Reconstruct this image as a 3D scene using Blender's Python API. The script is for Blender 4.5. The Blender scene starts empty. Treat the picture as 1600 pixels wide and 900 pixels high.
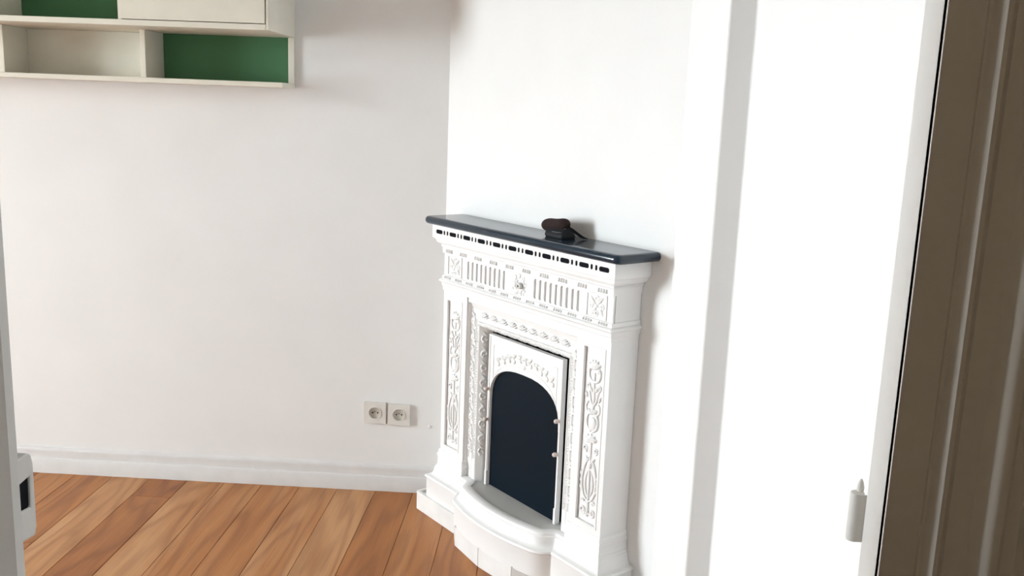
import bpy, bmesh, math, random
from math import sin, cos, pi, radians, sqrt
from mathutils import Vector, Matrix

random.seed(7)
scene = bpy.context.scene
COL = scene.collection

# ------------------------------------------------------------------ camera
CAM_H = 1.382
PITCH, ROLL, YAW = radians(10.86), radians(-2.23), radians(2.14)
cp, sp, cr, sr, cy, sy = cos(PITCH), sin(PITCH), cos(ROLL), sin(ROLL), cos(YAW), sin(YAW)
ax = Vector((1, 0, 0)); fwd = Vector((0, cp, -sp)); dn = Vector((0, -sp, -cp))
ax2 = cr * ax + sr * dn; dn2 = -sr * ax + cr * dn
Rz = Matrix.Rotation(YAW, 3, 'Z')
ax2, dn2, fwd = Rz @ ax2, Rz @ dn2, Rz @ fwd
cam_d = bpy.data.cameras.new('camera')
cam_d.sensor_width = 36.0
cam_d.lens = 1430.0 / 1600.0 * 36.0
cam_d.clip_start = 0.02
cam = bpy.data.objects.new('camera', cam_d)
M = Matrix(((ax2.x, -dn2.x, -fwd.x, 0), (ax2.y, -dn2.y, -fwd.y, 0), (ax2.z, -dn2.z, -fwd.z, CAM_H), (0, 0, 0, 1)))
cam.matrix_world = M
COL.objects.link(cam)
scene.camera = cam

# ------------------------------------------------------------------ light
SKY = 36.0
world = bpy.data.worlds.new('overcast_sky'); scene.world = world
world.use_nodes = True
bg = world.node_tree.nodes['Background']
bg.inputs[0].default_value = (0.90, 0.985, 1.04, 1)
bg.inputs[1].default_value = SKY
scene.view_settings.view_transform = 'Standard'
scene.view_settings.look = 'None'
scene.view_settings.gamma = 1.0
scene.view_settings.use_curve_mapping = False
scene.view_settings.exposure = 0.60
# room limits
XL, YB, YF0, YF1, ZC = -5.2, 3.15, 0.742, 0.796, 2.62
WY0, WY1, WZ0, WZ1 = 0.40, 1.80, 0.40, 2.40
YFL, XH, WT = -0.7, -1.25, 0.85         # front wall left of the hall, hall partition, thickness of the window wall
pd = bpy.data.lights.new('window_portal', 'AREA'); pd.shape = 'RECTANGLE'
pd.size = WY1 - WY0; pd.size_y = WZ1 - WZ0; pd.cycles.is_portal = True
po = bpy.data.objects.new('window_portal', pd); COL.objects.link(po)
po.location = (XL - WT, (WY0 + WY1) / 2, (WZ0 + WZ1) / 2)
po.rotation_euler = (radians(90), 0, radians(-90))

ld = bpy.data.lights.new('hall_fill', 'POINT'); ld.energy = 5.0; ld.color = (1.0, 0.80, 0.56); ld.shadow_soft_size = 0.04  # invented hall source, added to brighten the door casing
lo_ = bpy.data.objects.new('hall_fill', ld); COL.objects.link(lo_); lo_.location = (-0.35, -0.75, 2.18)

# ------------------------------------------------------------------ materials
def mat(name, color, rough=0.5, spec=0.5, bump=0.0, bscale=60.0, vary=0.0, vscale=4.0, metallic=0.0, coat=0.0):
    m = bpy.data.materials.new(name); m.use_nodes = True
    nt = m.node_tree; b = nt.nodes['Principled BSDF']
    b.inputs['Base Color'].default_value = (*color, 1)
    b.inputs['Roughness'].default_value = rough
    b.inputs['Specular IOR Level'].default_value = spec
    b.inputs['Metallic'].default_value = metallic
    b.inputs['Coat Weight'].default_value = coat
    tc = nt.nodes.new('ShaderNodeTexCoord')
    if vary > 0:
        n = nt.nodes.new('ShaderNodeTexNoise'); n.inputs['Scale'].default_value = vscale; n.inputs['Detail'].default_value = 5
        nt.links.new(tc.outputs['Object'], n.inputs['Vector'])
        r = nt.nodes.new('ShaderNodeValToRGB')
        r.color_ramp.elements[0].position = 0.3; r.color_ramp.elements[1].position = 0.7
        r.color_ramp.elements[0].color = (*[c * (1 - vary) for c in color], 1)
        r.color_ramp.elements[1].color = (*[min(1, c * (1 + vary * 0.4)) for c in color], 1)
        nt.links.new(n.outputs['Fac'], r.inputs['Fac']); nt.links.new(r.outputs['Color'], b.inputs['Base Color'])
    if bump > 0:
        n2 = nt.nodes.new('ShaderNodeTexNoise'); n2.inputs['Scale'].default_value = bscale; n2.inputs['Detail'].default_value = 4
        nt.links.new(tc.outputs['Object'], n2.inputs['Vector'])
        bp = nt.nodes.new('ShaderNodeBump'); bp.inputs['Strength'].default_value = bump; bp.inputs['Distance'].default_value = 0.01
        nt.links.new(n2.outputs['Fac'], bp.inputs['Height']); nt.links.new(bp.outputs['Normal'], b.inputs['Normal'])
    return m

def wood_mat():
    m = bpy.data.materials.new('oak_floor'); m.use_nodes = True
    nt = m.node_tree; N = nt.nodes; L = nt.links; b = N['Principled BSDF']
    tc = N.new('ShaderNodeTexCoord'); oi = N.new('ShaderNodeObjectInfo')
    mul = N.new('ShaderNodeMath'); mul.operation = 'MULTIPLY'; mul.inputs[1].default_value = 37.0
    L.new(oi.outputs['Random'], mul.inputs[0])
    comb = N.new('ShaderNodeCombineXYZ'); L.new(mul.outputs[0], comb.inputs['Z']); L.new(mul.outputs[0], comb.inputs['Y'])
    add = N.new('ShaderNodeVectorMath'); add.operation = 'ADD'
    L.new(tc.outputs['Object'], add.inputs[0]); L.new(comb.outputs[0], add.inputs[1])
    mp = N.new('ShaderNodeMapping'); mp.inputs['Scale'].default_value = (7.0, 0.85, 1.0); L.new(add.outputs[0], mp.inputs[0])
    # cathedral figure: contour bands of a smooth stretched noise field
    n1 = N.new('ShaderNodeTexNoise'); n1.inputs['Scale'].default_value = 1.15; n1.inputs['Detail'].default_value = 1.5; n1.inputs['Roughness'].default_value = 0.4
    L.new(mp.outputs[0], n1.inputs['Vector'])
    k = N.new('ShaderNodeMath'); k.operation = 'MULTIPLY'; k.inputs[1].default_value = 50.0; L.new(n1.outputs['Fac'], k.inputs[0])
    s = N.new('ShaderNodeMath'); s.operation = 'SINE'; L.new(k.outputs[0], s.inputs[0])
    ma = N.new('ShaderNodeMapRange'); ma.inputs['From Min'].default_value = -1; ma.inputs['From Max'].default_value = 1
    L.new(s.outputs[0], ma.inputs['Value'])
    # fine pores
    mp2 = N.new('ShaderNodeMapping'); mp2.inputs['Scale'].default_value = (160, 5, 1); L.new(add.outputs[0], mp2.inputs[0])
    n2 = N.new('ShaderNodeTexNoise'); n2.inputs['Scale'].default_value = 1.0; n2.inputs['Detail'].default_value = 3; L.new(mp2.outputs[0], n2.inputs['Vector'])
    # broad tone
    n3 = N.new('ShaderNodeTexNoise'); n3.inputs['Scale'].default_value = 2.2; n3.inputs['Detail'].default_value = 3; L.new(mp.outputs[0], n3.inputs['Vector'])
    # knots
    mp3 = N.new('ShaderNodeMapping'); mp3.inputs['Scale'].default_value = (6.5, 3.2, 1); L.new(add.outputs[0], mp3.inputs[0])
    vo = N.new('ShaderNodeTexVoronoi'); vo.inputs['Scale'].default_value = 1.0; L.new(mp3.outputs[0], vo.inputs['Vector'])
    kn = N.new('ShaderNodeMapRange'); kn.inputs['From Min'].default_value = 0.04; kn.inputs['From Max'].default_value = 0.16
    kn.inputs['To Min'].default_value = 1.0; kn.inputs['To Max'].default_value = 0.0; L.new(vo.outputs['Distance'], kn.inputs['Value'])
    base = N.new('ShaderNodeValToRGB'); cr_ = base.color_ramp
    cr_.elements[0].position = 0.0; cr_.elements[0].color = (0.35, 0.125, 0.030, 1)
    cr_.elements[1].position = 1.0; cr_.elements[1].color = (0.56, 0.29, 0.125, 1)
    e = cr_.elements.new(0.45); e.color = (0.44, 0.172, 0.045, 1)
    sm = N.new('ShaderNodeMath'); sm.operation = 'ADD'
    h1 = N.new('ShaderNodeMath'); h1.operation = 'MULTIPLY'; h1.inputs[1].default_value = 0.95; L.new(oi.outputs['Random'], h1.inputs[0])
    h2 = N.new('ShaderNodeMath'); h2.operation = 'MULTIPLY_ADD'; h2.inputs[1].default_value = 1.3; h2.inputs[2].default_value = -0.62; L.new(n3.outputs['Fac'], h2.inputs[0])
    L.new(h1.outputs[0], sm.inputs[0]); L.new(h2.outputs[0], sm.inputs[1]); L.new(sm.outputs[0], base.inputs['Fac'])
    def mixmul(c_in, fac_out, col, amount):
        mx = N.new('ShaderNodeMix'); mx.data_type = 'RGBA'; mx.blend_type = 'MULTIPLY'
        f = N.new('ShaderNodeMath'); f.operation = 'MULTIPLY'; f.inputs[1].default_value = amount; L.new(fac_out, f.inputs[0])
        L.new(f.outputs[0], mx.inputs['Factor']); L.new(c_in, mx.inputs['A']); mx.inputs['B'].default_value = (*col, 1)
        return mx.outputs['Result']
    pw = N.new('ShaderNodeMath'); pw.operation = 'POWER'; pw.inputs[1].default_value = 2.2; L.new(ma.outputs[0], pw.inputs[0])
    c = mixmul(base.outputs['Color'], pw.outputs[0], (0.60, 0.50, 0.42), 0.55)
    pr = N.new('ShaderNodeMapRange'); pr.inputs['From Min'].default_value = 0.5; pr.inputs['From Max'].default_value = 0.75; L.new(n2.outputs['Fac'], pr.inputs['Value'])
    c = mixmul(c, pr.outputs[0], (0.66, 0.55, 0.48), 0.45)
    c = mixmul(c, kn.outputs[0], (0.45, 0.36, 0.33), 0.55)
    L.new(c, b.inputs['Base Color'])
    b.inputs['Roughness'].default_value = 0.42
    b.inputs['Specular IOR Level'].default_value = 0.4
    bp = N.new('ShaderNodeBump'); bp.inputs['Strength'].default_value = 0.08; bp.inputs['Distance'].default_value = 0.004
    L.new(n2.outputs['Fac'], bp.inputs['Height']); L.new(bp.outputs['Normal'], b.inputs['Normal'])
    return m

FAR = mat('far_wall_paint', (0.55, 0.55, 0.53), 0.8, 0.2)
WALL = mat('wall_plaster', (0.80, 0.795, 0.785), 0.75, 0.25, bump=0.10, bscale=9.0, vary=0.02, vscale=5)
CEIL = mat('ceiling_paint', (0.62, 0.62, 0.60), 0.85, 0.2)
HALL = mat('hall_paint', (0.50, 0.44, 0.37), 0.8, 0.2)
TRIM = mat('trim_paint', (0.78, 0.765, 0.735), 0.5, 0.4, bump=0.06, bscale=25, vary=0.03, vscale=9)
BASEB = mat('baseboard_paint', (0.70, 0.69, 0.68), 0.5, 0.4, bump=0.15, bscale=30, vary=0.05, vscale=14)
IRON = mat('white_cast_iron', (0.83, 0.825, 0.815), 0.45, 0.4, bump=0.05, bscale=70, vary=0.02, vscale=12)
PLINTH = mat('plinth_paint', (0.80, 0.785, 0.765), 0.55, 0.3, bump=0.2, bscale=18, vary=0.08, vscale=10)
HEARTH = mat('hearth_paint', (0.56, 0.56, 0.54), 0.4, 0.4, bump=0.04, bscale=90, vary=0.05, vscale=10)
SLATE = mat('black_polished_stone', (0.012, 0.026, 0.042), 0.15, 0.55)
HOLE = mat('slot_black', (0.006, 0.007, 0.010), 0.8, 0.1)
PANE = mat('navy_black_glass', (0.0035, 0.0088, 0.0150), 0.40, 0.08)
KNOB = mat('knob_paint', (0.72, 0.62, 0.57), 0.35, 0.5)
SHELFW = mat('shelf_cream_paint', (0.76, 0.73, 0.635), 0.55, 0.35, bump=0.06, bscale=30, vary=0.05, vscale=10)
GREEN = mat('green_paint', (0.068, 0.185, 0.085), 0.6, 0.3, bump=0.03, bscale=20, vary=0.10, vscale=4)
SOCK = mat('socket_plastic', (0.72, 0.70, 0.66), 0.35, 0.5)
SOCKW = mat('socket_cup_plastic', (0.62, 0.60, 0.54), 0.35, 0.5)
PIN = mat('earth_pin_metal', (0.45, 0.44, 0.42), 0.35, 0.5, metallic=1.0)
FUR = mat('dark_brown_suede', (0.030, 0.016, 0.014), 0.85, 0.25, bump=0.5, bscale=260, vary=0.3, vscale=60)
LEATH = mat('black_leather', (0.007, 0.008, 0.011), 0.6, 0.25, bump=0.15, bscale=200)
ZIP = mat('zip_metal', (0.55, 0.57, 0.60), 0.3, 0.5, metallic=1.0)
GROUND = mat('outside_ground', (0.22, 0.22, 0.20), 0.9, 0.1, vary=0.2, vscale=1)
WOOD = wood_mat()
SUBFLOOR = mat('floor_gap_dark', (0.06, 0.03, 0.015), 0.9, 0.1)

# ------------------------------------------------------------------ mesh helpers
class MB:
    def __init__(self): self.v = []; self.f = []
    def add(self, vs, fs):
        o = len(self.v); self.v += [tuple(p) for p in vs]; self.f += [tuple(i + o for i in f) for f in fs]
    def box(self, x0, x1, y0, y1, z0, z1):
        self.add([(x0, y0, z0), (x1, y0, z0), (x1, y1, z0), (x0, y1, z0), (x0, y0, z1), (x1, y0, z1), (x1, y1, z1), (x0, y1, z1)],
                 [(0, 3, 2, 1), (4, 5, 6, 7), (0, 1, 5, 4), (1, 2, 6, 5), (2, 3, 7, 6), (3, 0, 4, 7)])
    def prism(self, poly, z0, z1, fm=lambda x, y, z: (x, y, z)):
        n = len(poly)
        self.add([fm(x, y, z0) for x, y in poly] + [fm(x, y, z1) for x, y in poly],
                 [tuple(range(n)), tuple(range(2 * n - 1, n - 1, -1))] + [(i, (i + 1) % n, n + (i + 1) % n, n + i) for i in range(n)])
    def loft(self, rings, closed=False, cap=False):
        n = len(rings[0]); o = len(self.v)
        for r in rings: self.v += [tuple(p) for p in r]
        m = n if closed else n - 1
        for k in range(len(rings) - 1):
            for i in range(m):
                j = (i + 1) % n
                self.f.append((o + k * n + i, o + k * n + j, o + (k + 1) * n + j, o + (k + 1) * n + i))
        if cap:
            self.f.append(tuple(o + i for i in range(n))); b = o + (len(rings) - 1) * n
            self.f.append(tuple(b + i for i in range(n)))
    def tube(self, pts, rad, n=6):
        pts = [Vector(p) for p in pts]; m = len(pts)
        if not hasattr(rad, '__len__'): rad = [rad] * m
        rings = []; up = None
        for i, p in enumerate(pts):
            d = (pts[min(i + 1, m - 1)] - pts[max(i - 1, 0)])
            d = d.normalized() if d.length > 1e-9 else Vector((0, 0, 1))
            if up is None:
                up = d.orthogonal().normalized()
            a = (up - d * up.dot(d));
            a = a.normalized() if a.length > 1e-6 else d.orthogonal().normalized()
            up = a; b = d.cross(a)
            rings.append([p + rad[i] * (cos(2 * pi * k / n) * a + sin(2 * pi * k / n) * b) for k in range(n)])
        self.loft(rings, closed=True, cap=True)
    def ell(self, c, r, n=8, m=5, rot=None):
        c = Vector(c); rings = []
        for j in range(m + 1):
            t = pi * j / m; q = max(sin(t), 0.02)
            ring = []
            for i in range(n):
                a = 2 * pi * i / n
                p = Vector((r[0] * q * cos(a), r[1] * q * sin(a), r[2] * cos(t)))
                if rot: p = rot @ p
                ring.append(c + p)
            rings.append(ring)
        self.loft(rings, closed=True, cap=True)
    def lathe(self, prof, c, axis, n=20):
        # prof: (radius, distance along axis)
        ax_ = Vector(axis).normalized(); a = ax_.orthogonal().normalized(); b = ax_.cross(a); c = Vector(c)
        rings = [[c + ax_ * h + max(r, 1e-4) * (cos(2 * pi * i / n) * a + sin(2 * pi * i / n) * b) for i in range(n)] for r, h in prof]
        self.loft(rings, closed=True, cap=True)
    def holed(self, outer, holes, d0, d1, fm):
        """plate with real holes: outlines in (a,b); d0 front depth, d1 back depth; fm(a,b,d)->xyz"""
        bm = bmesh.new(); loops = []
        for lp in [outer] + holes:
            vs = [bm.verts.new((a, b, 0)) for a, b in lp]
            for i in range(len(vs)): bm.edges.new((vs[i], vs[(i + 1) % len(vs)]))
            loops.append(len(vs))
        bmesh.ops.triangle_fill(bm, use_beauty=True, use_dissolve=False, edges=bm.edges[:])
        bm.verts.index_update()
        base = [(v.co.x, v.co.y) for v in bm.verts]; tris = [tuple(v.index for v in f.verts) for f in bm.faces]
        bm.free(); n = len(base)
        vs = [fm(a, b, d0) for a, b in base] + [fm(a, b, d1) for a, b in base]
        fs = tris + [tuple(n + i for i in reversed(t)) for t in tris]
        o = 0
        for c in loops:
            for i in range(c): fs.append((o + i, o + (i + 1) % c, n + o + (i + 1) % c, n + o + i))
            o += c
        self.add(vs, fs)
    def build(self, name, m, parent=None, smooth=None, flip=False, bevel=0.0):
        vs = [(x, -y, z) for x, y, z in self.v] if flip else self.v
        me = bpy.data.meshes.new(name); me.from_pydata(vs, [], self.f)
        bm = bmesh.new(); bm.from_mesh(me)
        bmesh.ops.recalc_face_normals(bm, faces=bm.faces[:])
        bm.to_mesh(me); bm.free()
        if smooth is not None:
            for p in me.polygons: p.use_smooth = True
            me.set_sharp_from_angle(angle=radians(smooth))
        me.materials.append(m)
        o = bpy.data.objects.new(name, me); COL.objects.link(o)
        if parent: o.parent = parent
        if bevel > 0:
            bv = o.modifiers.new('bevel', 'BEVEL'); bv.width = bevel; bv.segments = 2; bv.limit_method = 'ANGLE'; bv.angle_limit = radians(40)
        return o

def empty(name, loc, rz=0.0):
    o = bpy.data.objects.new(name, None); COL.objects.link(o); o.location = loc; o.rotation_euler = (0, 0, rz); o.empty_display_size = 0.1
    return o
def tag(o, label, cat, group=None):
    o['label'] = label; o['category'] = cat
    if group: o['group'] = group
    return o
def struct(o, label=None):
    o['kind'] = 'structure'
    if label: o['label'] = label
    return o

# ------------------------------------------------------------------ setting
XK, XR, YS = 0.324, 0.378, 1.82           # right wall: stub plane, recessed plane, step depth
TH = radians(50.11)
T = Vector((cos(TH), -sin(TH), 0)); NN = Vector((-sin(TH), -cos(TH), 0))
A = Vector((-0.356, YB, 0))
UK = (XK - A.x) / T.x

b = MB(); b.box(XL - 0.95, 1.5, -1.7, YB + 0.1, -0.12, -0.022)
floor = struct(b.build('floor', SUBFLOOR), 'orange-brown oak plank floor')
b = MB(); b.box(XL - 0.95, 1.5, -1.7, YB + 0.1, ZC, ZC + 0.1)
struct(b.build('ceiling', CEIL))
b = MB(); b.box(XL - 0.1, -0.2, YB, YB + 0.1, -0.02, ZC)
struct(b.build('wall_back', WALL), 'off-white plaster wall carrying the shelf unit and the sockets')
# diagonal corner wall
P0 = A + T * -0.03; P1 = A + T * (UK + 0.04); Q = NN * -0.10
b = MB(); b.box(-0.03, UK + 0.04, 0.0, 0.10, -0.02, ZC)
wd_ = b.build('wall_diagonal', WALL); wd_.location = A; wd_.rotation_euler = (0, 0, -TH)
struct(wd_, 'bright white diagonal corner wall behind the fireplace')
yk = A.y + T.y * UK
b = MB(); b.prism([(XK, yk), (XK, YS), (XR, YS), (XR, YF1 - 0.02), (XR + 0.1, YF1 - 0.02), (XR + 0.1, yk + 0.05), (XK + 0.05, yk + 0.05)], -0.02, ZC)
struct(b.build('wall_right', WALL, bevel=0.004), 'bright white right wall with a narrow grey return')
# left wall with the window opening
b = MB()
b.holed([(YFL - 0.1, -0.02), (YB + 0.1, -0.02), (YB + 0.1, ZC), (YFL - 0.1, ZC)], [[(WY0, WZ0), (WY1, WZ0), (WY1, WZ1), (WY0, WZ1)]], XL, XL - WT, lambda a, b_, d: (d, a, b_))
struct(b.build('wall_left', FAR))
wf = MB()
wf.holed([(WY0, WZ0), (WY1, WZ0), (WY1, WZ1), (WY0, WZ1)],
         [[(WY0 + .05, WZ0 + .05), ((WY0 + WY1) / 2 - .025, WZ0 + .05), ((WY0 + WY1) / 2 - .025, WZ1 - .05), (WY0 + .05, WZ1 - .05)],
          [((WY0 + WY1) / 2 + .025, WZ0 + .05), (WY1 - .05, WZ0 + .05), (WY1 - .05, WZ1 - .05), ((WY0 + WY1) / 2 + .025, WZ1 - .05)]],
         XL - WT + 0.06, XL - WT + 0.02, lambda a, b_, d: (d, a, b_))
win = struct(wf.build('window_1', TRIM))
b = MB(); b.box(XL - WT + .02, XL + 0.04, WY0 - 0.05, WY1 + 0.05, WZ0 - 0.03, WZ0 - 0.002); b.build('window_sill', TRIM, win)
b = MB(); b.box(-40, XL - 1.0, -40, 40, -4.1, -4.0)
struct(b.build('floor_outside', GROUND))
# front wall (the camera looks through its doorway)
JL, JR, DH = -0.46, 0.30, 2.10
b = MB()
b.box(XH, -0.50, 0.702, YF1, -0.02, ZC)
b.box(XL - 0.1, XH, YFL - 0.1, YFL, -0.02, ZC)
b.box(JR + 0.03, 1.5, YF0 + 0.012, YF1, -0.02, ZC)
b.box(-0.50, JR + 0.03, YF0 + 0.004, YF1, DH + 0.03, ZC)
struct(b.build('wall_front', TRIM))
b = MB()
b.box(JR, JR + 0.03, YF0 + 0.007, YF1, 0, DH); b.prism([(-0.52, 0.749), (JL, 0.749), (JL, 0.736), (-0.477, 0.700), (-0.52, 0.700)], 0, DH); b.box(-0.52, -0.489, 0.7491, YF1, 0, DH)
b.box(-0.49, JR + 0.03, YF0, YF1, DH, DH + 0.03)
struct(b.build('door_1', TRIM, bevel=0.0015), 'white painted door jamb')
# hall side
b = MB(); b.box(XH - 0.06, XH, -1.6, YF1, -0.02, ZC); b.box(0.95, 1.05, -1.6, YF0 + .004, -0.02, ZC); b.box(XH - .06, 1.05, -1.7, -1.6, -0.02, ZC)
struct(b.build('wall_hall', HALL))

def casing(name, sgn, x0, y0):
    # moulded architrave, profile (distance from opening, depth towards the hall)
    pr = [(0, -0.002), (0.0, 0.006), (0.030, 0.006), (0.033, 0.002), (0.036, 0.002), (0.039, 0.008), (0.043, 0.0115), (0.047, 0.0115), (0.051, 0.008), (0.053, 0.006),
          (0.072, 0.006), (0.076, 0.009), (0.080, 0.015), (0.086, 0.018), (0.093, 0.018), (0.097, 0.015), (0.099, 0.008), (0.112, 0.008), (0.116, 0.02), (0.13, 0.02), (0.13, -0.002)]
    b = MB(); b.prism([(x0 + sgn * d, y0 - h) for d, h in pr], 0, DH + 0.1)
    return struct(b.build(name, TRIM, smooth=35))
casing('trim_1', 1, JR, YF0 + 0.012)
casing('trim_2', -1, -0.4775, 0.700)

# strike keeper on the left jamb
k = empty('strike_box', (-0.489, 0.778, 1.012))
tag(k, 'paint-covered lock keeper with dark latch hole on the left door jamb', 'lock keeper')
b = MB()
ol = [(-0.019, -0.040), (0.016, -0.044), (0.0195, -0.036), (0.0195, 0.028), (0.0165, 0.038), (0.010, 0.041), (-0.019, 0.040)]
b.holed(ol, [[(-0.006, -0.011), (0.0105, -0.013), (0.012, 0.017), (-0.005, 0.015)]], 0.0135, 0.0, lambda a, b_, d: (d, a, b_))
b.build('keeper_case', TRIM, k, bevel=0.002)
b = MB(); b.box(0.0005, 0.0115, -0.0075, 0.0125, -0.0155, 0.0185)
b.build('latch_hole', HOLE, k)
# hinge on the right jamb
hg = empty('door_hinge', (JR - 0.001, YF1 + 0.007, 1.006))
tag(hg, 'small painted hinge knuckle on the right door jamb', 'hinge')
b = MB(); b.lathe([(0.0062, 0.0), (0.0066, 0.002), (0.0066, 0.043), (0.006, 0.046), (0.0025, 0.046)], (-0.0045, 0, 0), (0, 0, 1), 14); b.build('barrel', TRIM, hg, smooth=40)
b = MB(); b.lathe([(0.002, 0.044), (0.0032, 0.047), (0.0034, 0.050), (0.0024, 0.055), (0.001, 0.058)], (-0.0015, 0.003, 0), (0, 0, 1), 10); b.build('finial', TRIM, hg, smooth=40)
b = MB(); b.box(-0.004, 0.024, -0.0065, -0.0045, 0.0, 0.046); b.build('hinge_leaf', TRIM, hg, bevel=0.0006)

# baseboard (profile swept along the back wall)
def baseboard(name, x0, x1):
    pr = [(0, 0), (0.016, 0), (0.0165, 0.054), (0.014, 0.058), (0.011, 0.059), (0.0105, 0.066), (0.0095, 0.078), (0.010, 0.084), (0.0085, 0.092), (0.005, 0.096), (0, 0.098)]
    b = MB(); n = len(pr); rings = []
    K = 110
    for i in range(K + 1):
        x = x0 + (x1 - x0) * i / K
        j = 0.0012 * sin(i * 1.7) + 0.0008 * sin(i * 3.9)
        rings.append([(x, YB - d - (0.0008 * sin(i * 2.3) if d > .004 else 0), z + (j if z > 0.05 else 0)) for d, z in pr])
    b.loft(rings, closed=True, cap=True)
    return struct(b.build(name, BASEB, smooth=40), 'white painted baseboard under the sockets')
baseboard('baseboard_back', XL, -0.372)

# floor planks
PW = 0.14
def plank(x0, y0, y1):
    g, c, h = 0.0006, 0.0012, 0.021
    w = PW / 2 - g; L2 = (y1 - y0) / 2 - g
    b = MB()
    b.loft([[(-w, -L2, -h), (w, -L2, -h), (w, L2, -h), (-w, L2, -h)], [(-w, -L2, -c), (w, -L2, -c), (w, L2, -c), (-w, L2, -c)],
            [(-w + c, -L2 + c, 0), (w - c, -L2 + c, 0), (w - c, L2 - c, 0), (-w + c, L2 - c, 0)]], closed=True, cap=True)
    o = b.build('plank', WOOD, floor)
    o.location = (x0 + PW / 2, (y0 + y1) / 2, 0)
joints = {-4: 2.70, -2: 2.60, 0: 2.98, 3: 1.6, -6: 1.9, 5: 2.0}
for i in range(-27, 12):
    x0 = -1.43 + PW * i
    if x0 > XR: break
    j = joints.get(i)
    YP = 0.60 if x0 > XH - 0.1 else YFL
    yend = YB
    xm = x0 + PW                        # planks end under the diagonal wall
    if x0 > A.x:
        yend = YB - (x0 - A.x) / T.x * (-T.y) + 0.02
    if j and j < yend - 0.1:
        plank(x0, YP, j); plank(x0, j, yend)
    else: plank(x0, YP, yend)

# ------------------------------------------------------------------ fireplace
UC = 0.555
FP0 = A + T * UC + NN * 0.001
fp = empty('fireplace', (FP0.x, FP0.y, 0), -TH)
tag(fp, 'white cast-iron fireplace with black mantel slab and arched dark fire door', 'fireplace')
def fb(b, name, m, parent=fp, **kw): return b.build(name, m, parent, flip=True, **kw)   # (s, w, z) -> local
def rects(levels):
    """levels (half width, w, z): three-sided rings left-front-right"""
    return [[(-a, 0, z), (-a, w, z), (a, w, z), (a, 0, z)] for a, w, z in levels]
def rrect(x0, x1, y0, y1, r, n=4):
    out = []
    for cx, cy_, a0 in ((x1 - r, y1 - r, 0), (x0 + r, y1 - r, 90), (x0 + r, y0 + r, 180), (x1 - r, y0 + r, 270)):
        for i in range(n + 1):
            a = radians(a0 + 90 * i / n); out.append((cx + r * cos(a), cy_ + r * sin(a)))
    return out

# core body
b = MB(); b.box(-0.392, 0.392, 0, 0.030, 0.06, 1.0); fb(b, 'body', IRON)
# black slab with rounded nose
lv = []; zc, hr = 1.0265, 0.0125
nose = [(-0.0125 + hr * sin(radians(a)), hr * -cos(radians(a))) for a in range(0, 181, 20)]
b = MB(); rings = []
def slabring(o, z):
    hw, d, r = 0.463, 0.152, 0.024
    pts = [(-hw - o, 0.0, z)]
    for cx, a0 in ((-hw + r, 180), (hw - r, 90)):
        for i in range(5):
            a = radians(a0 - 90 * i / 4); pts.append((cx + (r + o) * cos(a), d - r + (r + o) * sin(a), z))
    pts.append((hw + o, 0.0, z)); return pts
b.loft([slabring(-0.022, zc - hr)] + [slabring(o, zc + z) for o, z in nose] + [slabring(-0.022, zc + hr)], closed=True, cap=True)
fb(b, 'mantel_slab', SLATE, smooth=35)['label'] = 'black polished mantel slab with rounded edge'

# fret band with slots
S_ = lambda a, b_, d: (a, d, b_)
holes = []; z0, z1 = 0.985, 1.000
n_d = 11; pitch = 0.0782
for i in range(n_d):
    c = (i - 5) * pitch
    holes.append(rrect(c - 0.0195, c + 0.0195, z0 + .0005, z1 - .001, 0.006))
    if i < n_d - 1:
        for q in (0.030, 0.048): holes.append(rrect(c + q - 0.0046, c + q + 0.0046, z0, z1, 0.0045))
b = MB(); b.holed([(-0.432, 0.971), (0.432, 0.971), (0.432, 1.0138), (-0.432, 1.0138)], holes, 0.132, 0.1302, S_)
b.box(-0.432, -0.428, 0, 0.1303, 0.971, 1.0138); b.box(0.428, 0.432, 0, 0.1303, 0.971, 1.0138)
fret = fb(b, 'fret_band', IRON)
b = MB(); b.box(-0.4275, 0.4275, 0.02, 0.1301, 0.9715, 1.0132); fb(b, 'slot_backing', HOLE, fret)['label'] = 'black slots of the fret band'
# cornice below the band
lev = [(0.430, 0.130, 0.971), (0.428, 0.128, 0.967)]
for i in range(7):
    a = radians(90 * i / 6); lev.append((0.424 - 0.014 * (1 - cos(a)), 0.124 - 0.012 * (1 - cos(a)), 0.967 - 0.016 * sin(a)))
lev += [(0.410, 0.112, 0.949), (0.4075, 0.1095, 0.948)]
for i in range(1, 6):
    a = radians(180 * i / 6); lev.append((0.406 + 0.004 * sin(a), 0.107 + 0.004 * sin(a), 0.948 - 0.008 * i / 6))
lev += [(0.406, 0.1075, 0.940), (0.4055, 0.1072, 0.9215), (0.402, 0.102, 0.921)]
b = MB(); b.loft(rects(lev)); fb(b, 'cornice', IRON, smooth=35)
# frieze plate with vent slots
holes = []
for sgn in (-1, 1):
    for i in range(9):
        c = sgn * (0.075 + 0.0236 * i); holes.append(rrect(c - 0.0066, c + 0.0066, 0.8535, 0.9125, 0.0065))
b = MB(); b.holed([(-0.402, 0.847), (0.402, 0.847), (0.402, 0.9215), (-0.402, 0.9215)], holes, 0.1015, 0.0955, S_)
b.box(-0.402, -0.398, 0, 0.0926, 0.847, 0.9215); b.box(0.398, 0.402, 0, 0.0926, 0.847, 0.9215)
b.box(-0.3982, 0.3982, 0.02, 0.0955, 0.847, 0.9215)
frieze = fb(b, 'frieze', IRON)
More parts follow.
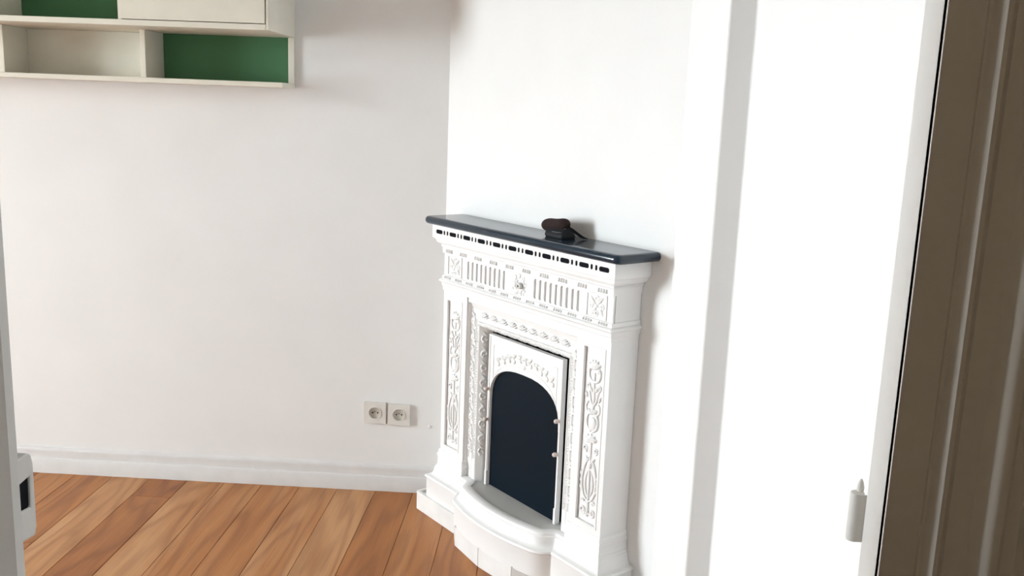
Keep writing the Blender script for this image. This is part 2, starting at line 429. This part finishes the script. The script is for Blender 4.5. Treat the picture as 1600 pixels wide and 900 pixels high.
# lower frieze mouldings
lev = [(0.402, 0.1015, 0.848), (0.405, 0.106, 0.8475), (0.4055, 0.107, 0.836)]
for i in range(7):
    a = radians(180 * i / 6); lev.append((0.407 + 0.006 * sin(a), 0.109 + 0.007 * sin(a), 0.8355 - 0.0135 * i / 6))
lev += [(0.4065, 0.108, 0.822), (0.406, 0.107, 0.811), (0.4045, 0.1045, 0.809), (0.404, 0.104, 0.797), (0.401, 0.098, 0.795), (0.401, 0.03, 0.795)]
b = MB(); b.loft(rects(lev)); fb(b, 'frieze_molding', IRON, smooth=35)
# dentils: groups of four small notched studs
def dentils(name, n, half, wz, z, h, par):
    b = MB()
    for i in range(n):
        c = -half + 2 * half * i / (n - 1)
        for q in range(4):
            x = c + (q - 1.5) * 0.0098
            b.loft([[(x - 0.0020, wz - 0.001, z), (x + 0.0020, wz - 0.001, z), (x + 0.0020, wz - 0.001, z + h), (x - 0.0020, wz - 0.001, z + h)],
                    [(x - 0.0010, wz + 0.0060, z + .001), (x + 0.0010, wz + 0.0060, z + .001), (x + 0.0010, wz + 0.0048, z + h - .002), (x - 0.0010, wz + 0.0048, z + h - .002)]], closed=True, cap=True)
    o = fb(b, name, IRON, par); o['kind'] = 'stuff'; return o
dentils('dentil_row', 10, 0.365, 0.1072, 0.924, 0.0125, fp)
dentils('dentil_row', 13, 0.372, 0.1065, 0.838, 0.0085, fp)

# --- relief strokes
def spiral(cx, cy_, r0, r1, a0, turns, n=14, sx=1.0):
    return [(cx + sx * (r0 + (r1 - r0) * i / n) * cos(a0 + 2 * pi * turns * i / n), cy_ + (r0 + (r1 - r0) * i / n) * sin(a0 + 2 * pi * turns * i / n)) for i in range(n + 1)]
def bez(p0, p1, p2, p3, n=10):
    out = []
    for i in range(n + 1):
        t = i / n; u = 1 - t
        out.append(tuple(u ** 3 * p0[k_] + 3 * u * u * t * p1[k_] + 3 * u * t * t * p2[k_] + t ** 3 * p3[k_] for k_ in (0, 1)))
    return out
def stroke(b, pts, r0, r1, fm, n=6, swell=False):
    r0 *= 1.18; r1 *= 1.18
    m = len(pts) - 1
    rr = []
    for i in range(m + 1):
        t = i / m; r = r0 + (r1 - r0) * t
        if swell: r = max(0.0006, r * sin(pi * min(max(t, 0.04), 0.96)))
        rr.append(r)
    b.tube([fm(*p) for p in pts], rr, n)
def leaf(b, x, y, ang, ln, wd, fm):
    dx, dy = cos(ang), sin(ang)
    pts = [(x + dx * ln * t + -dy * wd * 0.5 * sin(pi * t), y + dy * ln * t + dx * wd * 0.5 * sin(pi * t)) for t in (0, .2, .4, .6, .8, 1)]
    stroke(b, pts, wd, wd, fm, 6, True)

def arabesque(fm):
    """tall candelabrum relief; panel coordinates in metres: x in +-0.034, y in 0..0.49"""
    b = MB()
    def mir(pts, r0, r1, swell=False):
        stroke(b, pts, r0, r1, fm, 6, swell); stroke(b, [(-x, y) for x, y in pts], r0, r1, fm, 6, swell)
    # foot scrolls
    mir(spiral(0.019, 0.030, 0.012, 0.003, radians(200), 1.3, 16), 0.0032, 0.0026)
    mir(spiral(0.020, 0.058, 0.006, 0.001, radians(0), 1.0, 10), 0.003, 0.002)
    stroke(b, [(0, 0.016), (0, 0.06), (0, 0.15)], 0.0045, 0.0028, fm)
    b.ell(fm(0, 0.024), (0.008, 0.004, 0.006))
    # lyre of two loops
    mir(bez((0.003, 0.06), (0.036, 0.07), (0.036, 0.15), (0.006, 0.185), 14), 0.0026, 0.0032)
    mir(bez((0.002, 0.07), (0.020, 0.09), (0.020, 0.13), (0.003, 0.150), 12), 0.0034, 0.002, True)
    for i, y in enumerate((0.085, 0.105, 0.125)): leaf(b, 0.026, y, radians(60), 0.018, 0.0035, fm); leaf(b, -0.026, y, radians(120), 0.018, 0.0035, fm)
    b.ell(fm(0, 0.168), (0.007, 0.005, 0.014))
    leaf(b, 0.006, 0.172, radians(55), 0.022, 0.005, fm); leaf(b, -0.006, 0.172, radians(125), 0.022, 0.005, fm)
    # tendrils
    mir(spiral(0.020, 0.212, 0.010, 0.0015, radians(240), 1.25, 16), 0.003, 0.002)
    stroke(b, [(0, 0.18), (0, 0.235)], 0.0028, 0.0028, fm)
    # cup of leaves
    for a in (25, 55, 90, 125, 155): leaf(b, 0, 0.232, radians(a), 0.026, 0.0065, fm)
    b.ell(fm(0, 0.238), (0.010, 0.005, 0.006))
    # big urn leaf
    b.ell(fm(0.001, 0.285), (0.016, 0.006, 0.021), 10, 6)
    mir(bez((0.004, 0.265), (0.028, 0.27), (0.028, 0.31), (0.008, 0.318), 10), 0.0035, 0.0025)
    mir(bez((0.012, 0.312), (0.030, 0.318), (0.032, 0.335), (0.020, 0.345), 8), 0.003, 0.002)
    for a in (40, 90, 140): leaf(b, 0, 0.312, radians(a), 0.022, 0.006, fm)
    # stem with side leaves
    stroke(b, [(0, 0.32), (0.002, 0.36), (-0.001, 0.40), (0, 0.43)], 0.003, 0.0022, fm)
    mir(bez((0.001, 0.338), (0.016, 0.345), (0.012, 0.375), (0.024, 0.385), 10), 0.0028, 0.002)
    mir(spiral(0.021, 0.392, 0.007, 0.001, radians(-60), 1.1, 12), 0.0028, 0.002)
    leaf(b, 0.004, 0.375, radians(50), 0.024, 0.005, fm); leaf(b, -0.004, 0.375, radians(130), 0.024, 0.005, fm)
    leaf(b, 0.022, 0.350, radians(70), 0.020, 0.004, fm); leaf(b, -0.024, 0.356, radians(110), 0.018, 0.004, fm)
    mir(bez((0.002, 0.405), (0.020, 0.405), (0.026, 0.425), (0.022, 0.440), 10), 0.0034, 0.0022)
    leaf(b, 0.020, 0.428, radians(95), 0.018, 0.0055, fm); leaf(b, -0.020, 0.428, radians(85), 0.018, 0.0055, fm)
    # flower
    for a in (35, 65, 90, 115, 145): leaf(b, 0, 0.440, radians(a), 0.028, 0.006, fm)
    b.ell(fm(0, 0.445), (0.006, 0.005, 0.006))
    return b

# pilasters
for sgn in (-1, 1):
    pil = None
    s0, s1 = (0.268, 0.402)
    lo, hi = sorted((sgn * s0, sgn * s1))
    ph = sorted((sgn * 0.297, sgn * 0.380))
    b = MB()
    b.holed([(lo, 0.187), (hi, 0.187), (hi, 0.796), (lo, 0.796)], [[(ph[0], 0.262), (ph[1], 0.262), (ph[1], 0.768), (ph[0], 0.768)]], 0.100, 0.092, S_)
    b.box(lo, hi, 0, 0.0921, 0.187, 0.796)
    pil = fb(b, 'pilaster', IRON)
    # raised lip around the panel
    b = MB(); x0, x1 = ph
    b.holed([(x0 - .004, 0.258), (x1 + .004, 0.258), (x1 + .004, 0.772), (x0 - .004, 0.772)], [[(x0 + .002, 0.264), (x1 - .002, 0.264), (x1 - .002, 0.766), (x0 + .002, 0.766)]], 0.1018, 0.095, S_)
    fb(b, 'panel_lip', IRON, pil)
    xc = (x0 + x1) / 2
    o = fb(arabesque(lambda x, y, xc=xc: (xc + x, 0.0938, 0.266 + y)), 'arabesque_relief', IRON, pil, smooth=50)
    o['label'] = 'scrolling leaf relief in the pilaster panel'
    # foot of the pilaster
    b = MB(); a0, a1 = (lo, hi)
    def prect(e, f, z): return [(a0 - e, 0, z), (a0 - e, f, z), (a1 + e, f, z), (a1 + e, 0, z)]
    b.loft([prect(0.0, 0.100, 0.243), prect(0.003, 0.104, 0.240), prect(0.004, 0.105, 0.236), prect(0.004, 0.105, 0.230), prect(0.0075, 0.1075, 0.226), prect(0.0075, 0.1085, 0.217), prect(0.0055, 0.1055, 0.215), prect(0.0055, 0.1065, 0.186)])
    fb(b, 'pilaster_foot', IRON, pil, smooth=30)

# surround: stepped inverted-U frame
b = MB(); zb = 0.184
Us = [(0.272, 0.797, 0.095), (0.2665, 0.780, 0.095), (0.265, 0.776, 0.086), (0.257, 0.760, 0.080), (0.246, 0.743, 0.078), (0.2405, 0.735, 0.083), (0.237, 0.729, 0.084), (0.235, 0.7265, 0.081), (0.2255, 0.7175, 0.081), (0.2235, 0.715, 0.084), (0.220, 0.711, 0.083), (0.206, 0.701, 0.062), (0.198, 0.694, 0.044)]
b.loft([[(-h, w, zb), (-h, w, zt), (h, w, zt), (h, w, zb)] for h, zt, w in Us])
sur = fb(b, 'surround', IRON)
b = MB(); b.box(-0.199, 0.199, 0.030, 0.0435, 0.184, 0.695); fb(b, 'firebox_back', HOLE, sur)  # black puts the shade of the gap round the door into the colour
# bead strip
b = MB()
def bead(x, z): b.ell((x, 0.0815, z), (0.0026, 0.0028, 0.0026), 5, 3)
z = 0.262
while z < 0.716:
    bead(-0.230, z); bead(0.230, z); z += 0.0085 if int(z * 40) % 2 else 0.0058
x = -0.226
while x < 0.227: bead(x, 0.722); x += 0.0068
o = fb(b, 'bead_strip', IRON, sur, smooth=60); o['kind'] = 'stuff'
# scroll ornament on the outer band, left and right
for sgn in (-1, 1):
    b = MB()
    fm = lambda x, y, sgn=sgn: (sgn * (0.2535 + 0.95 * x), 0.0825, y)
    z = 0.272; pt = 0.0535
    for i in range(9):
        stroke(b, spiral(0.000, z + 0.022, 0.0125, 0.0025, radians(120), 1.15, 14, 0.8), 0.0042, 0.003, fm)
        stroke(b, bez((-0.008, z + 0.034), (-0.002, z + 0.046), (0.008, z + 0.040), (0.008, z + 0.052)), 0.0042, 0.0022, fm, 6, True)
        leaf(b, -0.010, z + 0.002, radians(80), 0.014, 0.004, fm)
        b.ell(fm(0.0, z + 0.022), (0.0035, 0.004, 0.0035), 6, 4)
        z += pt
    fb(b, 'scroll_band', IRON, sur, smooth=50)
    # sloped inner reveal
    b = MB()
    fm = lambda x, y, sgn=sgn: (sgn * (0.2075 + 0.5 * x) + (0.006 if sgn > 0 else 0), 0.0665 + 0.9 * x - (0.004 if sgn > 0 else 0), y)
    z = 0.268
    for i in range(9):
        stroke(b, spiral(0.0, z + 0.018, 0.012, 0.002, radians(-60 if i % 2 else 60), 1.1 if i % 2 else -1.1, 12), 0.0034, 0.0024, fm)
        stroke(b, bez((-0.012, z + 0.030), (0.0, z + 0.028), (0.004, z + 0.040), (0.012, z + 0.046)), 0.0034, 0.0022, fm, 6, True)
        leaf(b, 0.008, z + 0.003, radians(100), 0.016, 0.004, fm)
        z += 0.0475
    fb(b, 'scroll_reveal', IRON, sur, smooth=50)
    # plain block closing the bands at the bottom
    b = MB(); x0, x1 = sorted((sgn * 0.2405, sgn * 0.266)); b.box(x0, x1, 0.06, 0.084, 0.184, 0.256)
    b.box(*sorted((sgn * 0.2205, sgn * 0.240)), 0.06, 0.0845, 0.184, 0.256)
    fb(b, 'band_stop', IRON, sur, bevel=0.003)
# leaf tufts along the top
b = MB(); fm = lambda x, y: (x, 0.0825, y)
for i in range(9):
    c = -0.196 + 0.049 * i
    for a, l_ in ((90, .017), (60, .017), (120, .017), (28, .020), (152, .020)): leaf(b, c, 0.742, radians(a), l_, 0.0026, fm)
    stroke(b, bez((c - 0.018, 0.744), (c - 0.010, 0.736), (c + 0.010, 0.736), (c + 0.018, 0.744), 6), 0.0018, 0.0018, fm, 6)
fb(b, 'leaf_row', IRON, sur, smooth=50)
b = MB(); fm = lambda x, y: (x, 0.064 + (y - 0.7035) * 1.9, y)
for i in range(8):
    c = -0.175 + 0.050 * i
    stroke(b, spiral(c, 0.702, 0.008, 0.002, radians(200), -1.1, 10), 0.0032, 0.002, fm)
    leaf(b, c + 0.010, 0.698, radians(20), 0.020, 0.0035, fm); leaf(b, c + 0.012, 0.706, radians(-15), 0.018, 0.003, fm)
    for q in range(4): b.box(c - 0.017 + 0.0095 * q, c - 0.013 + 0.0095 * q, 0.080, 0.0855, 0.712, 0.716)
fb(b, 'leaf_row', IRON, sur, smooth=50)

# corner squares of the frieze + central rosette
for sgn in (-1, 1):
    c = sgn * 0.339; b = MB()
    b.holed([(c - .040, 0.8495), (c + .040, 0.8495), (c + .040, 0.9175), (c - .040, 0.9175)], [[(c - .0365, 0.853), (c + .0365, 0.853), (c + .0365, 0.914), (c - .0365, 0.914)]], 0.1045, 0.101, S_)
    fm = lambda x, y, c=c: (c + x, 0.1015, 0.8835 + y)
    for a in (45, 135, 225, 315):
        leaf(b, 0.003 * cos(radians(a)), 0.003 * sin(radians(a)), radians(a), 0.033, 0.0065, fm)
        stroke(b, spiral(0.020 * cos(radians(a + 45)), 0.019 * sin(radians(a + 45)), 0.008, 0.002, radians(a), 1.1, 10), 0.0028, 0.002, fm)
        leaf(b, 0.010 * cos(radians(a + 20)), 0.010 * sin(radians(a + 20)), radians(a + 32), 0.018, 0.0045, fm)
    b.ell(fm(0, 0), (0.006, 0.005, 0.006), 8, 5)
    fb(b, 'corner_rosette', IRON, frieze, smooth=50)
b = MB(); fm = lambda x, y: (x, 0.1015, 0.883 + y)
for a in range(0, 360, 40):
    ra = radians(a + 10)
    stroke(b, spiral(0.030 * cos(ra), 0.027 * sin(ra), 0.007, 0.003, ra + 2.2, 0.8, 8), 0.0034, 0.0022, fm)
for sx in (-1, 1):
    for a in range(0, 360, 45): leaf(b, sx * 0.015 + 0.004 * cos(radians(a)), 0.004 * sin(radians(a)), radians(a), 0.012, 0.005, fm)
for q in range(5): leaf(b, -0.020 + 0.010 * q, -0.022, radians(-90), 0.009, 0.003, fm)
ros = fb(b, 'center_rosette', IRON, frieze, smooth=50)
b = MB(); b.lathe([(0.006, 0.0), (0.0085, 0.004), (0.010, 0.010), (0.009, 0.014), (0.0065, 0.0155)], (0.014, 0.1015, 0.882), (0, 1, 0), 14); kn = fb(b, 'damper_knob', HEARTH, ros, smooth=40)
b = MB(); b.box(0.0115, 0.0165, 0.110, 0.1175, 0.8795, 0.8845); fb(b, 'key_hole', HOLE, ros)
b = MB(); b.ell((-0.014, 0.105, 0.882), (0.009, 0.007, 0.009), 10, 6); fb(b, 'boss', IRON, ros, smooth=60)

# base mouldings following the bowed hearth
def plan(off, n_arc=14):
    pts = [(-0.402, 0.0), (-0.402, 0.100), (-0.262, 0.100)]
    pts += bez((-0.240, 0.100), (-0.205, 0.100), (-0.212, 0.142), (-0.178, 0.146), 9)
    for i in range(1, n_arc):
        s = -0.178 + 0.356 * i / n_arc; pts.append((s, 0.146 + 0.024 * (1 - (s / 0.178) ** 2)))
    pts += [(-x, y) for x, y in reversed(bez((-0.240, 0.100), (-0.205, 0.100), (-0.212, 0.142), (-0.178, 0.146), 9))]
    pts += [(0.262, 0.100), (0.402, 0.100), (0.402, 0.0)]
    out = []
    m = len(pts)
    for i, (x, y) in enumerate(pts):
        def nrm(p, q):
            dx, dy = q[0] - p[0], q[1] - p[1]; l = sqrt(dx * dx + dy * dy); return (-dy / l, dx / l)
        if i == 0: n = nrm(pts[0], pts[1]); k_ = 1
        elif i == m - 1: n = nrm(pts[-2], pts[-1]); k_ = 1
        else:
            a = nrm(pts[i - 1], pts[i]); c = nrm(pts[i], pts[i + 1]); n = (a[0] + c[0], a[1] + c[1]); l = sqrt(n[0] ** 2 + n[1] ** 2); n = (n[0] / l, n[1] / l); k_ = 1 / max(0.5, n[0] * a[0] + n[1] * a[1])
        out.append((x + n[0] * off * k_, y + n[1] * off * k_))
    return out
lev = [(-0.022, 0.180), (-0.020, 0.188), (-0.012, 0.1895), (0.003, 0.189), (0.007, 0.1865), (0.0085, 0.183), (0.0085, 0.180), (0.0105, 0.179), (0.0125, 0.176), (0.0125, 0.173)]
for i in range(0, 7):
    a = radians(90 * i / 6); lev.append((0.0135 + 0.018 * (1 - cos(a)), 0.171 - 0.026 * sin(a)))
lev += [(0.036, 0.1435), (0.0375, 0.140), (0.0375, 0.136), (0.034, 0.133), (0.0325, 0.130), (0.0325, 0.060)]
b = MB(); b.loft([[(x, y, z) for x, y in plan(o)] for o, z in lev]); fb(b, 'base_molding', IRON, smooth=32)
# hearth plate
hp = [p for p in plan(-0.018) if abs(p[0]) < 0.262]
b = MB(); b.prism([(-0.262, 0.03)] + hp + [(0.262, 0.03)], 0.170, 0.1845); fb(b, 'hearth_plate', HEARTH)['label'] = 'pale grey hearth plate below the fire door'
# plinth tiles under it
pp = [(-0.485, 0.0), (-0.485, 0.140), (-0.247, 0.140), (-0.178, 0.184), (-0.022, 0.203), (0.135, 0.194), (0.200, 0.140), (0.485, 0.140), (0.485, 0.0)]
zt = [0.068, 0.066, 0.066, 0.063, 0.066, 0.062, 0.064, 0.066]
for i in range(len(pp) - 1):
    p, q = Vector((*pp[i], 0)), Vector((*pp[i + 1], 0)); d = (q - p); ln = d.length; d.normalize(); n = Vector((d.y, -d.x, 0))
    g = 0.0006
    e0 = p + d * g; e1 = q - d * g
    m0 = n * 0.012 + d * (0.008 if 0 < i else 0); m1 = n * 0.012 - d * (0.008 if i < len(pp) - 2 else 0)
    b = MB(); b.prism([(e0.x, e0.y), (e1.x, e1.y), (e1.x + m1.x, e1.y + m1.y), (e0.x + m0.x, e0.y + m0.y)], 0.0, zt[i]); fb(b, 'plinth_tile', PLINTH, bevel=0.001)
b = MB(); pin = [(x * 0.965, y * 0.9) for x, y in pp]; b.prism(pin, 0.001, 0.0605); fb(b, 'plinth_core', IRON)

# fire door: plate with arched opening
HW, OP = 0.1795, 0.1705
arch = [(-OP, 0.1925)] if False else []
arch = [(-OP, 0.186), (-OP, 0.47)]
for i in range(1, 20):
    a = pi - pi * i / 20; ca, sa = cos(a), sin(a); ex = 2 / 2.55
    arch.append((OP * math.copysign(abs(ca) ** ex, ca), 0.478 + 0.122 * abs(sa) ** ex))
arch += [(OP, 0.47), (OP, 0.186)]
outer = [(-HW, 0.186)] + [(-OP - 0.0001, 0.1859)][:0] + []
poly = [(-HW, 0.1855), (-HW, 0.691), (HW, 0.691), (HW, 0.1855)] + list(reversed(arch))
def fill_poly(b, poly, d0, d1):
    b.holed(poly, [], d0, d1, S_)
b = MB(); fill_poly(b, poly, 0.069, 0.055)
door = fb(b, 'fire_door', IRON)
door['label'] = 'white arched fire-door frame with garland relief'
# raised edge of the plate
b = MB()
b.holed([(-HW, 0.1855), (-HW, 0.691), (HW, 0.691), (HW, 0.1855), (HW - .006, 0.1855), (HW - .006, 0.685), (-HW + .006, 0.685), (-HW + .006, 0.1855)], [], 0.0712, 0.068, S_)
# spandrel outline and arch bead
arc2 = [(0.160 * math.copysign(abs(cos(pi - pi * i / 24)) ** 0.8, cos(pi - pi * i / 24)), 0.505 + 0.113 * sin(pi * i / 24) ** 0.8) for i in range(3, 22)]
o1 = [(-0.155, arc2[0][1])] + arc2 + [(0.155, arc2[-1][1]), (0.155, 0.660), (-0.155, 0.660)]
o1 = [(-0.155, 0.548)] + arc2 + [(0.155, 0.548), (0.155, 0.660), (-0.155, 0.660)]
b.tube([(x, 0.0692, z) for x, z in o1 + [o1[0]]], 0.0018, 5)
b.tube([(x * 1.012, 0.0685, z + 0.001) for x, z in arch[1:-1]], 0.0022, 5)
fb(b, 'door_edge', IRON, door, smooth=40)
b = MB(); fm = lambda x, y: (x, 0.0692, y)
for i in range(11):
    t = i / 10 * 2 - 1; x = 0.132 * t; y = 0.643 - 0.024 * t * t * (1 if abs(t) < .8 else 1.25)
    leaf(b, x, y, radians(random.uniform(20, 80)), 0.020, 0.0055, fm)
    leaf(b, x, y, radians(random.uniform(-80, -30)), 0.018, 0.005, fm)
    leaf(b, x + 0.004, y, radians(random.uniform(110, 170)), 0.016, 0.005, fm)
    if i % 2: b.ell(fm(x, y - 0.004), (0.006, 0.004, 0.006), 7, 4)
b.ell(fm(0, 0.622), (0.009, 0.005, 0.007), 8, 5)
fb(b, 'garland_relief', IRON, door, smooth=50)
b = MB(); b.holed([(-0.1755, 0.1857)] + [(x * 1.02, z + 0.003) for x, z in arch[1:-1]] + [(0.1755, 0.1857)], [], 0.0595, 0.0555, S_)
fb(b, 'door_pane', PANE, door)['label'] = 'dark navy arched pane of the fire door'
# foot pieces of the stiles
for sgn in (-1, 1):
    b = MB(); x0, x1 = sorted((sgn * 0.170, sgn * 0.180)); b.box(x0, x1, 0.055, 0.0735, 0.1855, 0.235); fb(b, 'stile_foot', IRON, door, bevel=0.0015)
# turn buttons on the stiles
for s, z in ((0.174, 0.507), (0.174, 0.405), (-0.175, 0.512), (-0.175, 0.410)):
    b = MB(); b.lathe([(0.004, 0.0), (0.004, 0.008), (0.0062, 0.009), (0.0068, 0.013), (0.006, 0.018), (0.003, 0.0205)], (s, 0.068, z), (0, 1, 0), 10)
    fb(b, 'turn_button', KNOB, door, smooth=45)

# ------------------------------------------------------------------ pouch on the mantel
pz = 1.0392
pb = empty('pouch', tuple(FP0 + T * 0.125 + NN * 0.065 + Vector((0, 0, pz))), -TH)
tag(pb, 'small dark brown and black pouch lying on the mantel slab', 'pouch')
b = MB()   # brown padded roll
pts = []; rr = []
for i in range(19):
    t = i / 18; x = -0.073 + 0.118 * (0.5 - 0.5 * cos(pi * t))
    q_ = (x + 0.073) / 0.118
    pts.append((x, 0.003 * sin(q_ * 6), 0.0265 + 0.017 * q_ - 0.002 * sin(q_ * pi)))
    e = max(0.06, (1 - abs(2 * q_ - 1) ** 5)) ** 0.5; rr.append((0.0182 + 0.0012 * sin(q_ * 7)) * e)
b.tube(pts, rr, 16); b.build('padded_roll', FUR, pb, smooth=70)
b = MB()   # black body, sagging wedge
def pring(z, x0, x1, y0, y1, r=0.008):
    return [(x, y, z) for x, y in rrect(x0, x1, y0, y1, r, 3)]
b.loft([pring(0.0, -0.030, 0.048, -0.026, 0.024), pring(0.006, -0.033, 0.050, -0.028, 0.025), pring(0.016, -0.036, 0.047, -0.022, 0.021), pring(0.028, -0.036, 0.042, -0.012, 0.016), pring(0.036, -0.030, 0.036, -0.005, 0.010, 0.004)], closed=True, cap=True)
b.build('pouch_body', LEATH, pb, smooth=60)
b = MB()   # strap falling to the slab
pp_ = [(0.030, 0.0, 0.034), (0.044, 0.008, 0.028), (0.056, 0.020, 0.016), (0.066, 0.032, 0.006), (0.072, 0.040, 0.0025)]
rings = []
for (x, y, z) in pp_: rings.append([(x - 0.004, y - 0.005, z - 0.001), (x + 0.005, y + 0.003, z - 0.001), (x + 0.005, y + 0.003, z + 0.0012), (x - 0.004, y - 0.005, z + 0.0012)])
b.loft(rings, closed=True, cap=True); b.build('strap', LEATH, pb)
b = MB(); b.tube([(-0.004, -0.0215, 0.0165), (0.015, -0.0222, 0.0165), (0.036, -0.0225, 0.018)], 0.0007, 6); b.build('zip_line', ZIP, pb)
b = MB(); b.ell((0.0375, -0.009, 0.027), (0.003, 0.0025, 0.002), 8, 5); b.build('zip_pull', ZIP, pb, smooth=60)

# ------------------------------------------------------------------ wall sockets
def socket(x, z, label):
    r = empty('wall_socket', (x, YB, z)); tag(r, label, 'socket', 'pair of wall sockets')
    D_ = lambda a, b_, d: (a, -d, b_)
    circ = [(0.0215 * cos(2 * pi * i / 28), 0.0215 * sin(2 * pi * i / 28)) for i in range(28)]
    b = MB(); b.holed(rrect(-0.040, 0.040, -0.040, 0.040, 0.003, 3), [circ], 0.011, 0.0, D_); b.build('cover_plate', SOCK, r, bevel=0.0015)
    b = MB(); c2 = [(x_ * 1.10, y_ * 1.10) for x_, y_ in circ]; b.holed(c2, [circ], 0.0135, 0.009, D_); b.build('cup_rim', SOCK, r, bevel=0.0006)
    b = MB(); b.holed(circ, [[(sx * 0.0095 + 0.003 * cos(2 * pi * i / 10), -0.001 + 0.003 * sin(2 * pi * i / 10)) for i in range(10)] for sx in (-1, 1)], 0.0045, 0.002, D_); cup = b.build('cup', SOCKW, r)
    for sx in (-1, 1):
        b = MB(); b.lathe([(0.003, 0), (0.003, 0.001)], (sx * 0.0095, -0.0025, -0.001), (0, -1, 0), 10); b.build('contact_hole', HOLE, cup)
    b = MB(); b.lathe([(0.0024, 0), (0.0024, 0.006), (0.0012, 0.0075)], (0, -0.003, 0.0035), (0, -1, 0), 10); b.build('earth_pin', PIN, cup, smooth=40)
    return r
socket(-0.5955, CAM_H - 1.0855, 'square white wall socket farther from the fireplace, left of its twin')
socket(-0.5085, CAM_H - 1.0885, 'square white wall socket closest to the fireplace')

# ------------------------------------------------------------------ wall shelf unit
YFr, YLo = 2.855, 3.002
X0, X1 = -2.36, -0.881
sh = empty('wall_shelf_unit', ((X0 + X1) / 2, YB, CAM_H + 0.05))
tag(sh, 'cream and green wall-hung shelf unit with open compartments and a cupboard door', 'shelf unit')
def sb(name, m, x0, x1, y0, y1, z0, z1, parent=sh, bevel=0.0015):
    b = MB(); ox, oy, oz = sh.location
    b.box(x0 - ox, x1 - ox, y0 - oy, y1 - oy, z0 + CAM_H - oz, z1 + CAM_H - oz)
    return b.build(name, m, parent, bevel=bevel)
ZTOP = 0.78
sb('bottom_board', SHELFW, X0, X1, YLo, YB - .001, 0.050, 0.066)
sb('middle_board', SHELFW, X0, -0.8895, YFr, YB - .001, 0.217, 0.2345)
sb('top_board', SHELFW, X0, X1, YFr, YB - .001, ZTOP, ZTOP + 0.018)
sb('side_panel', SHELFW, -0.889, X1, YFr + .001, YB - .001, 0.2175, ZTOP)
sb('side_panel', SHELFW, X0, X0 + 0.018, YFr + .001, YB - .001, 0.2345, ZTOP)
for x in (-1.802, -1.331): sb('divider', SHELFW, x - 0.0175, x, YLo + .001, YB - .001, 0.066, 0.217)
sb('divider', SHELFW, X0, X0 + 0.018, YLo + .001, YB - .001, 0.066, 0.217)
for x in (-1.815, -1.337): sb('divider', SHELFW, x - 0.012, x, YFr + .003, YB - .001, 0.2345, ZTOP)
sb('back_panel', GREEN, -1.331, -0.902, YB - .006, YB - .001, 0.066, 0.217)['label'] = 'green back of the lower right compartment'
sb('back_panel', GREEN, -1.815, -1.349, YB - .006, YB - .001, 0.2345, ZTOP)['label'] = 'green back of the upper open compartment'
sb('back_panel', SHELFW, -1.802, -1.3485, YB - .006, YB - .001, 0.066, 0.217)
sb('back_batten', SHELFW, -0.902, X1, YB - .012, YB - .001, 0.066, 0.2172)
dr = sb('cupboard_door', SHELFW, -1.3365, -0.8915, YFr - 0.001, YFr + 0.017, 0.2365, ZTOP - 0.004)
b = MB(); b.lathe([(0.005, 0), (0.005, 0.010), (0.011, 0.014), (0.012, 0.020), (0.008, 0.025)], (-1.235 - sh.location.x, YFr - YB, CAM_H + 0.3175 - sh.location.z), (0, -1, 0), 16)
b.build('door_knob', SHELFW, dr, smooth=45)

# ------------------------------------------------------------------ added hall lamp, unseen behind the camera, to light the casing
lp = empty('added_lamp', (-0.35, -0.75, ZC)); tag(lp, 'added unseen hall lamp with conical shade behind the viewpoint', 'lamp')
b = MB(); b.lathe([(0.045, 0.0), (0.045, -0.012), (0.03, -0.02), (0.006, -0.022)], (0, 0, 0), (0, 0, 1), 20); b.build('added_lamp_rose', TRIM, lp, smooth=40)
b = MB(); b.tube([(0, 0, -0.02), (0, 0, -0.34)], 0.003, 6); b.build('added_lamp_cord', LEATH, lp)
b = MB(); b.loft([[(r_ * cos(2 * pi * i / 24), r_ * sin(2 * pi * i / 24), z_) for i in range(24)] for r_, z_ in ((0.02, -0.33), (0.022, -0.345), (0.14, -0.43), (0.138, -0.432), (0.019, -0.349))], closed=True)
b.build('added_lamp_shade', TRIM, lp, smooth=40)

b = MB(); b.ell((0, 0, 0), (0.006, 0.003, 0.008), 9, 6)
d_ = b.build('filler_dab', WALL, bpy.data.objects['wall_back'], smooth=60); d_.location = (-0.398, YB - 0.0005, CAM_H - 1.13)
